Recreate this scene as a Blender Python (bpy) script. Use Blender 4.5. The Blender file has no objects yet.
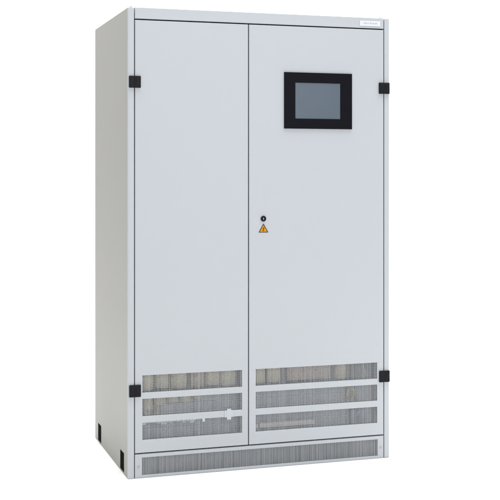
import bpy, bmesh, math, random
from mathutils import Vector, Matrix

random.seed(7)
S = bpy.context.scene
COL = S.collection

# ------------------------------------------------------------------ camera
cam = bpy.data.cameras.new('camera')
cam.sensor_width = 36.0
cam.lens = 1135.05 / 500.0 * 36.0
cam.shift_y = -(250.0 - 171.716) / 500.0
cam.clip_start = 0.05
cam.clip_end = 200.0
cam_ob = bpy.data.objects.new('camera', cam)
cam_ob.location = (0, 0, 1.3029)
cam_ob.rotation_euler = (math.radians(90), 0, 0)
COL.objects.link(cam_ob)
S.camera = cam_ob

# ------------------------------------------------------------------ world: dim, even studio air
w = bpy.data.worlds.new('World')
S.world = w
w.use_nodes = True
bg = w.node_tree.nodes['Background']
bg.inputs[0].default_value = (0.97, 0.99, 1.0, 1)
bg.inputs[1].default_value = 0.12

# ------------------------------------------------------------------ lamps: key, added overhead and left fills
def area(name, loc, target, sx, sy, power, color):
    l = bpy.data.lights.new(name, 'AREA')
    l.shape = 'RECTANGLE'
    l.size, l.size_y, l.energy, l.color = sx, sy, power, color
    o = bpy.data.objects.new(name, l)
    o.location = loc
    d = Vector(target) - Vector(loc)
    o.rotation_euler = d.to_track_quat('-Z', 'Y').to_euler()
    COL.objects.link(o)
    return o

area('added_overhead_fill', (0.9, 6.6, 5.6), (0.9, 6.6, 0), 7.5, 7.5, 1120, (1.0, 0.99, 0.97))  # unseen fill lamp, added to bleach floor and backdrop white
area('key_softbox', (2.7, -1.8, 2.9), (0.0, 5.0, 1.35), 3.0, 2.4, 255, (0.945, 0.985, 1.01))

area('added_left_fill', (-4.4, 4.6, 4.2), (-0.8, 5.1, 2.0), 1.6, 1.6, 85, (1.0, 0.97, 0.92))  # unseen warm fill, added to even out the left side

S.view_settings.view_transform = 'Standard'
S.view_settings.look = 'None'
S.view_settings.exposure = 0.0
S.view_settings.gamma = 1.0
S.render.engine = 'CYCLES'
S.cycles.use_denoising = True
S.cycles.max_bounces = 10

# ------------------------------------------------------------------ materials
def mat(name, color, rough=0.5, metal=0.0, spec=0.5, noise=None, bump=None, coat=0.0):
    """noise=(scale, amount): slow tone variation; bump=(scale, strength, distance): surface grain"""
    m = bpy.data.materials.new(name)
    m.use_nodes = True
    nt = m.node_tree
    b = nt.nodes['Principled BSDF']
    b.inputs['Base Color'].default_value = (*color, 1)
    b.inputs['Roughness'].default_value = rough
    b.inputs['Metallic'].default_value = metal
    b.inputs['Specular IOR Level'].default_value = spec
    b.inputs['Coat Weight'].default_value = coat
    tc = nt.nodes.new('ShaderNodeTexCoord')
    if noise:
        n = nt.nodes.new('ShaderNodeTexNoise')
        n.inputs['Scale'].default_value = noise[0]
        n.inputs['Detail'].default_value = 6
        nt.links.new(tc.outputs['Object'], n.inputs['Vector'])
        r = nt.nodes.new('ShaderNodeMapRange')
        r.inputs[3].default_value = 1 - noise[1]
        r.inputs[4].default_value = 1 + noise[1]
        nt.links.new(n.outputs['Fac'], r.inputs[0])
        mx = nt.nodes.new('ShaderNodeMix')
        mx.data_type = 'RGBA'
        mx.blend_type = 'MULTIPLY'
        mx.inputs['Factor'].default_value = 1
        mx.inputs[6].default_value = (*color, 1)
        nt.links.new(r.outputs[0], mx.inputs[7])
        nt.links.new(mx.outputs[2], b.inputs['Base Color'])
        rr = nt.nodes.new('ShaderNodeMapRange')
        rr.inputs[3].default_value = rough - 0.06
        rr.inputs[4].default_value = rough + 0.06
        nt.links.new(n.outputs['Fac'], rr.inputs[0])
        nt.links.new(rr.outputs[0], b.inputs['Roughness'])
    if bump:
        n2 = nt.nodes.new('ShaderNodeTexNoise')
        n2.inputs['Scale'].default_value = bump[0]
        n2.inputs['Detail'].default_value = 3
        nt.links.new(tc.outputs['Object'], n2.inputs['Vector'])
        bp = nt.nodes.new('ShaderNodeBump')
        bp.inputs['Strength'].default_value = bump[1]
        bp.inputs['Distance'].default_value = bump[2]
        nt.links.new(n2.outputs['Fac'], bp.inputs['Height'])
        nt.links.new(bp.outputs['Normal'], b.inputs['Normal'])
    return m

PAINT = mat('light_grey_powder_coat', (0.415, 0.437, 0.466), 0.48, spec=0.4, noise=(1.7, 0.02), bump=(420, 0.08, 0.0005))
PAINT_SHADED = mat('light_grey_powder_coat_shaded', (0.318, 0.320, 0.310), 0.55, spec=0.35, noise=(1.3, 0.025), bump=(300, 0.15, 0.0006))  # PAINT's coat with the side's shade and warm cast put into the colour
BLACK = mat('black_plastic', (0.009, 0.009, 0.011), 0.55, spec=0.13, noise=(60, 0.25), bump=(500, 0.25, 0.0006))
BEZEL = mat('black_anodised_bezel', (0.005, 0.005, 0.008), 0.5, spec=0.06, noise=(20, 0.15))
LCD = mat('dark_lcd_glass', (0.092, 0.116, 0.146), 0.25, spec=0.4, noise=(6, 0.04))
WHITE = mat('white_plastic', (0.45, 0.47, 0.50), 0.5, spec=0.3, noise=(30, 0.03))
LABEL = mat('white_label_film', (0.60, 0.61, 0.64), 0.5, spec=0.3, noise=(30, 0.02))
INK = mat('grey_print', (0.24, 0.245, 0.265), 0.6, noise=(80, 0.1))
ORANGE = mat('amber_sticker', (0.56, 0.215, 0.004), 0.5, spec=0.15, noise=(60, 0.05))
SIGNINK = mat('sign_black_print', (0.035, 0.022, 0.010), 0.5, noise=(60, 0.1))
ZINC = mat('galvanised_steel', (0.52, 0.55, 0.60), 0.5, metal=0.0, noise=(14, 0.18), bump=(60, 0.2, 0.001))
STEEL = mat('bright_steel', (0.55, 0.56, 0.58), 0.3, metal=0.9, noise=(40, 0.05))
SCREW = mat('dull_screw_zinc', (0.33, 0.345, 0.37), 0.6, spec=0.3, noise=(60, 0.1))
BEIGE = mat('beige_coil_paper', (0.86, 0.77, 0.54), 0.7, noise=(9, 0.25), bump=(50, 0.3, 0.002))
COPPER = mat('lacquered_copper', (0.60, 0.48, 0.405), 0.5, metal=0.0, noise=(12, 0.25))
YELLOW = mat('yellow_cable_jacket', (0.52, 0.43, 0.14), 0.5, noise=(25, 0.1))
BLUE = mat('blue_sleeve', (0.27, 0.34, 0.46), 0.45, noise=(14, 0.1))
PINK = mat('pale_insulating_rail', (0.88, 0.80, 0.77), 0.6, noise=(12, 0.1))
DARK = mat('dark_inner_steel', (0.27, 0.28, 0.295), 0.6, noise=(8, 0.25))
PAPER = mat('white_studio_paper', (0.90, 0.90, 0.895), 0.85, spec=0.1, noise=(0.6, 0.01))
MESH = mat('dull_pierced_steel', (0.305, 0.313, 0.328), 0.6, spec=0.3, noise=(30, 0.12))
HOLE = mat('painted_slot_recess', (0.005, 0.005, 0.006), 0.9, spec=0.02, noise=(60, 0.2))  # black blocks carry the slot recess's darkness as colour
FROTH = mat('matt_white', (0.86, 0.87, 0.88), 0.8, noise=(30, 0.05))
INNER = mat('drab_inner_board', (0.36, 0.345, 0.315), 0.8, noise=(7, 0.3), bump=(30, 0.3, 0.002))
WRAP = mat('olive_insulation_wrap', (0.62, 0.56, 0.42), 0.8, noise=(11, 0.3), bump=(40, 0.4, 0.003))
RUBBER = mat('grey_gasket', (0.085, 0.088, 0.094), 0.8, noise=(40, 0.2))

# ------------------------------------------------------------------ mesh helpers
def finish(name, bm, mats, parent=None, smooth=False):
    bmesh.ops.recalc_face_normals(bm, faces=bm.faces[:])
    me = bpy.data.meshes.new(name)
    bm.to_mesh(me)
    bm.free()
    for m in (mats if isinstance(mats, (list, tuple)) else [mats]):
        me.materials.append(m)
    if smooth:
        for p in me.polygons:
            p.use_smooth = True
    o = bpy.data.objects.new(name, me)
    COL.objects.link(o)
    if parent is not None:
        o.parent = parent
    return o

def box(bm, x0, x1, y0, y1, z0, z1, bevel=0.0, seg=2, mi=0):
    t = bmesh.new()
    bmesh.ops.create_cube(t, size=1.0)
    for v in t.verts:
        v.co = Vector(((x0 + x1) / 2 + v.co.x * (x1 - x0), (y0 + y1) / 2 + v.co.y * (y1 - y0), (z0 + z1) / 2 + v.co.z * (z1 - z0)))
    if bevel:
        bmesh.ops.bevel(t, geom=t.edges[:], offset=bevel, segments=seg, affect='EDGES', profile=0.5)
    for f in t.faces:
        f.material_index = mi
    me = bpy.data.meshes.new('tmp')
    t.to_mesh(me)
    t.free()
    bm.from_mesh(me)
    bpy.data.meshes.remove(me)

def rod(bm, p, axis, r, length, seg=24, bevel=0.0, mi=0):
    """solid cylinder starting at p and running along axis"""
    t = bmesh.new()
    bmesh.ops.create_cone(t, cap_ends=True, segments=seg, radius1=r, radius2=r, depth=length)
    if bevel:
        es = [e for e in t.edges if len(e.link_faces) == 2 and any(len(f.verts) > 4 for f in e.link_faces)]
        bmesh.ops.bevel(t, geom=es, offset=bevel, segments=2, affect='EDGES', profile=0.5)
    q = Vector((0, 0, 1)).rotation_difference(Vector(axis)).to_matrix().to_4x4()
    M = Matrix.Translation(Vector(p)) @ q @ Matrix.Translation((0, 0, length / 2))
    bmesh.ops.transform(t, matrix=M, verts=t.verts[:])
    for f in t.faces:
        f.material_index = mi
    me = bpy.data.meshes.new('tmp')
    t.to_mesh(me)
    t.free()
    bm.from_mesh(me)
    bpy.data.meshes.remove(me)

def prism(bm, poly, y0, y1, mi=0):
    """polygon of (x, z) points extruded from y0 (front) to y1"""
    a = [bm.verts.new((x, y0, z)) for x, z in poly]
    b = [bm.verts.new((x, y1, z)) for x, z in poly]
    fs = [bm.faces.new(a), bm.faces.new(b[::-1])]
    n = len(poly)
    for i in range(n):
        fs.append(bm.faces.new((a[i], b[i], b[(i + 1) % n], a[(i + 1) % n])))
    for f in fs:
        f.material_index = mi

def tube(bm, pts, r, seg=8):
    """round cable through pts"""
    pts = [Vector(p) for p in pts]
    fine = []
    for i in range(len(pts) - 1):
        p0, p1, p2, p3 = pts[max(i - 1, 0)], pts[i], pts[i + 1], pts[min(i + 2, len(pts) - 1)]
        for k in range(6):
            t = k / 6
            fine.append(0.5 * ((2 * p1) + (-p0 + p2) * t + (2 * p0 - 5 * p1 + 4 * p2 - p3) * t * t + (-p0 + 3 * p1 - 3 * p2 + p3) * t ** 3))
    fine.append(pts[-1])
    rings = []
    for i, p in enumerate(fine):
        d = (fine[min(i + 1, len(fine) - 1)] - fine[max(i - 1, 0)]).normalized()
        u = d.cross(Vector((0.13, 1, 0.21))).normalized()
        v = d.cross(u)
        rings.append([bm.verts.new(p + (u * math.cos(2 * math.pi * k / seg) + v * math.sin(2 * math.pi * k / seg)) * r) for k in range(seg)])
    for a, b in zip(rings, rings[1:]):
        for k in range(seg):
            bm.faces.new((a[k], a[(k + 1) % seg], b[(k + 1) % seg], b[k]))
    bm.faces.new(rings[0][::-1])
    bm.faces.new(rings[-1])

def pierced(bm, x0, x1, z0, z1, y0, y1, holes, bevel=0.0025):
    """sheet in the x-z plane, front face at y0, back at y1, with rectangular holes"""
    xs = sorted({x0, x1, *[h[0] for h in holes], *[h[1] for h in holes]})
    zs = sorted({z0, z1, *[h[2] for h in holes], *[h[3] for h in holes]})
    t = bmesh.new()
    F = {(i, k): t.verts.new((x, y0, z)) for i, x in enumerate(xs) for k, z in enumerate(zs)}
    B = {(i, k): t.verts.new((x, y1, z)) for i, x in enumerate(xs) for k, z in enumerate(zs)}
    solid = set()
    for i in range(len(xs) - 1):
        for k in range(len(zs) - 1):
            cx, cz = (xs[i] + xs[i + 1]) / 2, (zs[k] + zs[k + 1]) / 2
            if not any(h[0] < cx < h[1] and h[2] < cz < h[3] for h in holes):
                solid.add((i, k))
    for i, k in solid:
        c = [(i, k), (i + 1, k), (i + 1, k + 1), (i, k + 1)]
        t.faces.new([F[q] for q in c])
        t.faces.new([B[q] for q in c[::-1]])
        for (di, dk), (p, q) in {(0, -1): (0, 1), (1, 0): (1, 2), (0, 1): (2, 3), (-1, 0): (3, 0)}.items():
            if (i + di, k + dk) not in solid:
                t.faces.new([F[c[p]], B[c[p]], B[c[q]], F[c[q]]])
    bmesh.ops.delete(t, geom=[v for v in t.verts if not v.link_faces], context='VERTS')
    bmesh.ops.recalc_face_normals(t, faces=t.faces[:])
    bmesh.ops.dissolve_limit(t, angle_limit=0.01, verts=t.verts[:], edges=t.edges[:])
    if bevel:
        es = [e for e in t.edges if len(e.link_faces) == 2 and e.calc_face_angle() > 0.5
              and all(abs(v.co.y - y0) < 1e-6 for v in e.verts)]
        bmesh.ops.bevel(t, geom=es, offset=bevel, segments=3, affect='EDGES', profile=0.5)
    me = bpy.data.meshes.new('tmp')
    t.to_mesh(me)
    t.free()
    bm.from_mesh(me)
    bpy.data.meshes.remove(me)

def grille(x0, x1, z0, z1, y, pitch, bar, parent, wires=True, seed=3):
    """pressed sheet of narrow upright slots, thin cross wires behind"""
    rnd = random.Random(seed)
    bm = bmesh.new()
    n = round((x1 - x0) / pitch)
    p = (x1 - x0) / n
    for i in range(n + 1):
        c = x0 + i * p + rnd.uniform(-0.0005, 0.0005)
        h = bar / 2 * rnd.choice((0.70, 0.88, 0.95, 1.0, 1.0, 1.05, 1.12, 1.25))
        box(bm, max(c - h, x0), min(c + h, x1), y, y + 0.0016, z0 - 0.004, z1 + 0.004)
    if wires:
        m = max(2, round((z1 - z0) / 0.0075))
        for k in range(1, m):
            z = z0 + (z1 - z0) * k / m
            box(bm, x0 - 0.003, x1 + 0.003, y + 0.0024, y + 0.0034, z - 0.0007, z + 0.0007)
    return finish('vent_grille', bm, MESH, parent)

# ------------------------------------------------------------------ the setting: white paper sweep
bm = bmesh.new()
prof = [(-2.5, 0.0), (8.2, 0.0)]
R = 1.6
for k in range(1, 25):
    a = math.pi / 2 * k / 24
    prof.append((8.2 + R * math.sin(a), R - R * math.cos(a)))
prof.append((9.8, 5.4))
rows = [[bm.verts.new((x, y, z)) for x in (-6.0, 7.0)] for y, z in prof]
for a, b in zip(rows, rows[1:]):
    bm.faces.new((a[0], a[1], b[1], b[0]))
sweep = finish('floor', bm, PAPER, smooth=True)
sweep['kind'] = 'structure'

# ------------------------------------------------------------------ the cabinet
W, D, H = 1.210, 0.796, 2.000
cab = bpy.data.objects.new('electrical_cabinet', None)
COL.objects.link(cab)
cab.location = (-0.5178, 4.8060, 0.001)
cab.rotation_euler = (0, 0, 0.3089)
cab['label'] = 'tall light grey two-door electrical cabinet with a touch screen, black hinges and low vent grilles'
cab['category'] = 'cabinet'

# corner posts; the side sheets wrap round behind the front ones
for x0, x1, i0, i1 in ((0.0, 0.0278, 0.0170, 0.0278), (1.1852, W, 1.1852, W - 0.0170)):
    bm = bmesh.new()
    box(bm, x0, x1, 0.0, 0.0095, 0.0, H - 0.001, bevel=0.0022, seg=3)
    box(bm, i0, i1, 0.0094, 0.045, 0.0, H - 0.004)
    finish('corner_post', bm, PAINT, cab)
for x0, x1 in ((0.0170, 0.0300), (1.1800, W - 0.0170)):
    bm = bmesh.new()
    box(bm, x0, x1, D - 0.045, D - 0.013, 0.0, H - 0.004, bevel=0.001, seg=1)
    finish('corner_post', bm, PAINT_SHADED, cab)

# side sheets, a hair inside the posts' outer faces, with black slots near the floor
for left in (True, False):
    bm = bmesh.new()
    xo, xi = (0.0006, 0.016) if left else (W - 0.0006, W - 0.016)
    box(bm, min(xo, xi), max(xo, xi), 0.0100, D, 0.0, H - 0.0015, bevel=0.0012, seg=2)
    side = finish('side_panel', bm, PAINT_SHADED, cab)
    for y0, y1 in ((0.082, 0.160), (0.630, 0.706)):
        bm = bmesh.new()
        s = -1 if left else 1
        a, b = xo - s * 0.010, xo + s * 0.0015
        box(bm, min(a, b), max(a, b), y0, y1, 0.008, 0.090, bevel=0.002, seg=2)
        finish('slot_dark', bm, HOLE, side)

# rear sheet, roof, bottom
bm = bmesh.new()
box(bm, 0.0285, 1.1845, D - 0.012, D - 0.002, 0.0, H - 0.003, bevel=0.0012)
finish('back_panel', bm, PAINT_SHADED, cab)
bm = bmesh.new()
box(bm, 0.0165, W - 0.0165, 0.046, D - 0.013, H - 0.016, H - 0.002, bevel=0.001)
finish('roof', bm, PAINT_SHADED, cab)
bm = bmesh.new()
box(bm, 0.030, 1.183, 0.060, D - 0.015, 0.094, 0.098)
finish('bottom_plate', bm, DARK, cab)

# header strip with name plate
bm = bmesh.new()
box(bm, 0.0312, 1.1820, 0.0015, 0.0445, 1.9525, H, bevel=0.0010, seg=2)
head = finish('header_panel', bm, PAINT, cab)
bm = bmesh.new()
box(bm, 1.0640, 1.1650, -0.0006, 0.0010, 1.9620, 1.9855, bevel=0.0004, seg=1, mi=0)
x = 1.0835
for g in 'ttlt oltett':                     # print too small to read in the photograph: letter-sized strokes
    if g == ' ':
        x += 0.0050
        continue
    hgt = {'t': 0.0052, 'l': 0.0064, 'o': 0.0064, 'e': 0.0050}[g]
    z = 1.9712
    wd = 0.0038
    box(bm, x, x + 0.0011, -0.0009, -0.00055, z, z + hgt, mi=1)
    if g in 'eto':
        box(bm, x + 0.0011, x + wd, -0.0009, -0.00055, z + hgt - 0.0011, z + hgt, mi=1)
    if g in 'elo':
        box(bm, x + 0.0011, x + wd, -0.0009, -0.00055, z, z + 0.0011, mi=1)
    if g in 'ot':
        box(bm, x + wd, x + wd + 0.0011, -0.0009, -0.00055, z, z + hgt, mi=1)
    x += 0.0062
finish('name_plate', bm, [LABEL, INK], head)
for x in (0.0165, 1.1700):
    bm = bmesh.new()
    rod(bm, (x, 0.0098 if x < 0.1 else 0.014, H - 0.0060), (0, 0, 1), 0.0066, 0.0105, seg=16, bevel=0.0008)
    finish('bolt', bm, PAINT, cab)

# frame and gasket seen as the dark joint round the doors
bm = bmesh.new()
pierced(bm, 0.0282, 1.1848, 0.0985, 1.9600, 0.0462, 0.0500, [(0.050, 0.515, 0.125, 1.93), (0.560, 1.165, 0.125, 1.93)], bevel=0)
finish('door_gasket', bm, RUBBER, cab)

# doors
ZD0, ZD1 = 0.1065, 1.9465
VZ = ((0.3620, 0.4350), (0.2620, 0.3350), (0.1610, 0.2340))
T = 0.022
def make_door(x0, x1, vx0, vx1, pitch):
    bm = bmesh.new()
    pierced(bm, x0, x1, ZD0, ZD1, 0.0, T, [(vx0, vx1, a, b) for a, b in VZ], bevel=0.0022)
    d = finish('door', bm, PAINT, cab)
    for a, b in VZ:
        grille(vx0, vx1, a, b, 0.0045, pitch, 0.0025, d, seed=int(vx0 * 1000))
    return d
door_l = make_door(0.0314, 0.5350, 0.0640, 0.5070, 0.0063)
door_r = make_door(0.5392, 1.1812, 0.5710, 1.1500, 0.0063)

# small white block bridging two vents of the narrower door, a second tiny one to its left
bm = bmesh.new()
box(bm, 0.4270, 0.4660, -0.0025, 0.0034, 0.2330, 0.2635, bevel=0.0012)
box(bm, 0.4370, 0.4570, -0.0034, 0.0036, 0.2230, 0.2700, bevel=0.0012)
finish('white_block', bm, WHITE, door_l)
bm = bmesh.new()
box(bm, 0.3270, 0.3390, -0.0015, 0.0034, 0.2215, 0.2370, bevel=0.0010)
finish('white_block', bm, WHITE, door_l)

# touch screen on the wide door
bm = bmesh.new()
pierced(bm, 0.7013, 1.0243, 1.4930, 1.7424, -0.0070, -0.0002, [(0.7530, 0.9670, 1.5378, 1.6968)], bevel=0.0016)
finish('screen_bezel', bm, BEZEL, door_r)
bm = bmesh.new()
box(bm, 0.7500, 0.9700, -0.0048, -0.0006, 1.5350, 1.6995)
finish('display', bm, LCD, door_r)

# lock: black rosette with a steel double-bit pin in a round well
bm = bmesh.new()
cx, cz = 0.6050, 1.0955
seg = 40
prof = [(0.0125, -0.0002), (0.0125, -0.0035), (0.0115, -0.0048), (0.0078, -0.0048), (0.0070, -0.0040), (0.0068, -0.0006)]
rings = [[bm.verts.new((cx + r * math.cos(2 * math.pi * k / seg), y, cz + r * math.sin(2 * math.pi * k / seg))) for k in range(seg)] for r, y in prof]
for a, b in zip(rings, rings[1:]):
    for k in range(seg):
        bm.faces.new((a[k], a[(k + 1) % seg], b[(k + 1) % seg], b[k]))
bm.faces.new(rings[-1])
rod(bm, (cx, -0.0005, cz), (0, -1, 0), 0.0026, 0.0036, seg=16, bevel=0.0004, mi=1)
box(bm, cx - 0.0012, cx + 0.0012, -0.0038, -0.0006, cz - 0.0048, cz + 0.0048, bevel=0.0003, seg=1, mi=1)
finish('lock', bm, [BLACK, SCREW], door_r)

# amber triangular hazard sticker with lightning arrow
def tri(cx, cz, half, hgt, round_r):
    pts = [(cx - half, cz), (cx + half, cz), (cx, cz + hgt)]
    out = []
    for i in range(3):
        p = Vector(pts[i]); a = (Vector(pts[i - 1]) - p).normalized(); b = (Vector(pts[(i + 1) % 3]) - p).normalized()
        d = round_r / math.tan(math.acos(a.dot(b)) / 2)
        p0, p1 = p + a * d, p + b * d
        for k in range(5):
            t = k / 4
            q = p0 * (1 - t) ** 2 + p * 2 * t * (1 - t) + p1 * t * t
            out.append((q.x, q.y))
    return out
bm = bmesh.new()
prism(bm, tri(0.6055, 1.0345, 0.0235, 0.0410, 0.0022), -0.0006, -0.0001, 0)
prism(bm, tri(0.6055, 1.0381, 0.0170, 0.0297, 0.0012), -0.0009, -0.0005, 1)
bolt = [(0.6085, 1.0610), (0.6012, 1.0508), (0.6044, 1.0510), (0.6024, 1.0450), (0.6000, 1.0456), (0.6040, 1.0392),
        (0.6082, 1.0446), (0.6058, 1.0446), (0.6104, 1.0546), (0.6070, 1.0544), (0.6096, 1.0606)]
prism(bm, bolt, -0.0012, -0.0008, 2)
finish('warning_sign', bm, [SIGNINK, ORANGE, SIGNINK], door_r)

# hinges, each straddling the joint between post and door
def hinge(x0, x1, xj, z0, z1):
    bm = bmesh.new()
    box(bm, x0, xj - 0.0008, -0.0085, -0.0003, z0, z1, bevel=0.0022)
    box(bm, xj + 0.0008, x1, -0.0085, -0.0003, z0, z1, bevel=0.0022)
    rod(bm, (xj, -0.0050, z0 + 0.001), (0, 0, 1), 0.0040, z1 - z0 - 0.002, seg=16, bevel=0.0006)
    for a, b in ((x0, xj), (xj, x1)):
        box(bm, a + 0.006, b - 0.006, -0.0094, -0.0080, z0 + 0.008, z1 - 0.008, bevel=0.0008, seg=1)
    finish('hinge', bm, BLACK, cab)
hinge(0.0050, 0.0556, 0.0296, 1.6580, 1.7085)
hinge(0.0060, 0.0560, 0.0296, 0.3462, 0.3975)
hinge(1.1570, 1.2090, 1.1832, 1.6560, 1.7065)
hinge(1.1585, 1.2095, 1.1832, 0.3455, 0.3970)

# base strip with its long vent
bm = bmesh.new()
pierced(bm, 0.0312, 1.1820, 0.0, 0.1012, 0.0012, 0.0140, [(0.0625, 1.1530, 0.0112, 0.0855)], bevel=0.002)
base = finish('base_panel', bm, PAINT, cab)
grille(0.0625, 1.1530, 0.0112, 0.0855, 0.0050, 0.0058, 0.0025, base, wires=False)
for x in (0.0468, 1.1680):
    bm = bmesh.new()
    rod(bm, (x, 0.0013, 0.0480), (0, -1, 0), 0.0055, 0.0022, seg=18, bevel=0.0008)
    finish('screw', bm, SCREW, base)
bm = bmesh.new()
box(bm, 0.030, 1.183, 0.030, 0.034, 0.002, 0.092)
finish('base_backing', bm, DARK, cab)

# ------------------------------------------------------------------ what shows through the vents
bm = bmesh.new()
box(bm, 0.040, 1.170, 0.072, 0.077, 0.130, 0.352)
for k in range(6):                                            # pressed ribs
    z = 0.150 + 0.034 * k
    box(bm, 0.045, 1.165, 0.066, 0.0725, z, z + 0.010, bevel=0.002, seg=1)
finish('mounting_plate', bm, ZINC, cab)

bm = bmesh.new()
box(bm, 0.040, 1.170, 0.124, 0.128, 0.350, 0.560)
finish('rear_screen', bm, INNER, cab)

def coil(x, r, z0, z1, m):
    bm = bmesh.new()
    rod(bm, (x, 0.080, z0), (0, 0, 1), r, z1 - z0, seg=28, bevel=0.006)
    rod(bm, (x, 0.080, z1 - 0.0005), (0, 0, 1), r * 0.55, 0.020, seg=20, bevel=0.003)
    finish('coil', bm, m, cab, smooth=False)
x = 0.095
for k in range(6):
    if k != 3:
        coil(x, (0.034, 0.031, 0.036, 0, 0.033, 0.036)[k], 0.358 + (0.0, 0.006, 0.003, 0, 0.007, 0.002)[k], 0.520, BEIGE)
    x += (0.071, 0.076, 0.078, 0.072, 0.074, 0.0)[k]
for k in range(2):
    coil(0.608 + 0.070 * k, 0.031, 0.362, 0.520, BEIGE)
coil(1.000, 0.030, 0.360, 0.520, BEIGE)
def busbar(x0, x1, z0, z1, y):
    bm = bmesh.new()
    box(bm, x0, x1, y, y + 0.012, z0, z1, bevel=0.002)
    for k in range(int((x1 - x0) / 0.055)):
        rod(bm, (x0 + 0.025 + 0.055 * k, y, (z0 + z1) / 2), (0, -1, 0), 0.009, 0.008, seg=6, bevel=0.001)
    finish('busbar', bm, COPPER, cab)
busbar(0.290, 0.352, 0.362, 0.450, 0.052)
busbar(0.735, 0.945, 0.366, 0.436, 0.052)

# pale rail low behind the wide door, ragged white strip behind the narrow one
bm = bmesh.new()
box(bm, 0.575, 0.592, 0.030, 0.048, 0.168, 0.188, bevel=0.002)
box(bm, 0.598, 0.860, 0.030, 0.048, 0.170, 0.190, bevel=0.002)
finish('insulating_rail', bm, PINK, cab)
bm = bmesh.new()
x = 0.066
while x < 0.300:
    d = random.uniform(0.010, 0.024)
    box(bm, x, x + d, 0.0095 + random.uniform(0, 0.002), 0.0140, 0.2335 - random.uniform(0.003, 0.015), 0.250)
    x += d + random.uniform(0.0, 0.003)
finish('ragged_strip', bm, FROTH, cab)
x = 0.068
for k in range(5):                                            # wrapped winding ends hanging behind the narrow door
    bm = bmesh.new()
    z = 0.290 + random.uniform(-0.012, 0.012) + 0.004 * k
    rod(bm, (x + 0.026, 0.046, z), (0, 0, 1), 0.025, 0.350 - z, seg=22, bevel=0.008)
    finish('winding_end', bm, WRAP, cab)
    x += 0.056

def cable(pts, r, m):
    bm = bmesh.new()
    tube(bm, pts, r)
    finish('cable', bm, m, cab, smooth=True)
cable([(1.020, 0.064, 0.250), (1.018, 0.046, 0.285), (1.034, 0.042, 0.318), (1.056, 0.044, 0.306), (1.054, 0.050, 0.280), (1.034, 0.060, 0.268), (1.020, 0.064, 0.340)], 0.0055, YELLOW)
cable([(1.058, 0.064, 0.345), (1.064, 0.050, 0.310), (1.072, 0.046, 0.286), (1.070, 0.060, 0.250)], 0.0045, WHITE)
cable([(0.130, 0.064, 0.345), (0.126, 0.046, 0.322), (0.134, 0.050, 0.290), (0.128, 0.060, 0.255)], 0.0050, YELLOW)
cable([(0.090, 0.064, 0.352), (0.064, 0.060, 0.320), (0.096, 0.060, 0.250)], 0.0080, BEIGE)
cable([(1.090, 0.064, 0.240), (1.084, 0.050, 0.214), (1.060, 0.046, 0.186), (1.040, 0.060, 0.155)], 0.0065, BLUE)
cable([(1.105, 0.064, 0.445), (1.100, 0.046, 0.410), (1.108, 0.046, 0.380), (1.104, 0.064, 0.340)], 0.0060, ZINC)
for x in (1.050, 1.096):
    bm = bmesh.new()
    rod(bm, (x, 0.050, 0.160), (0, 0, 1), 0.015, 0.062, seg=22, bevel=0.003)
    rod(bm, (x, 0.050, 0.2215), (0, 0, 1), 0.006, 0.010, seg=12)
    finish('capacitor', bm, BLUE, cab)
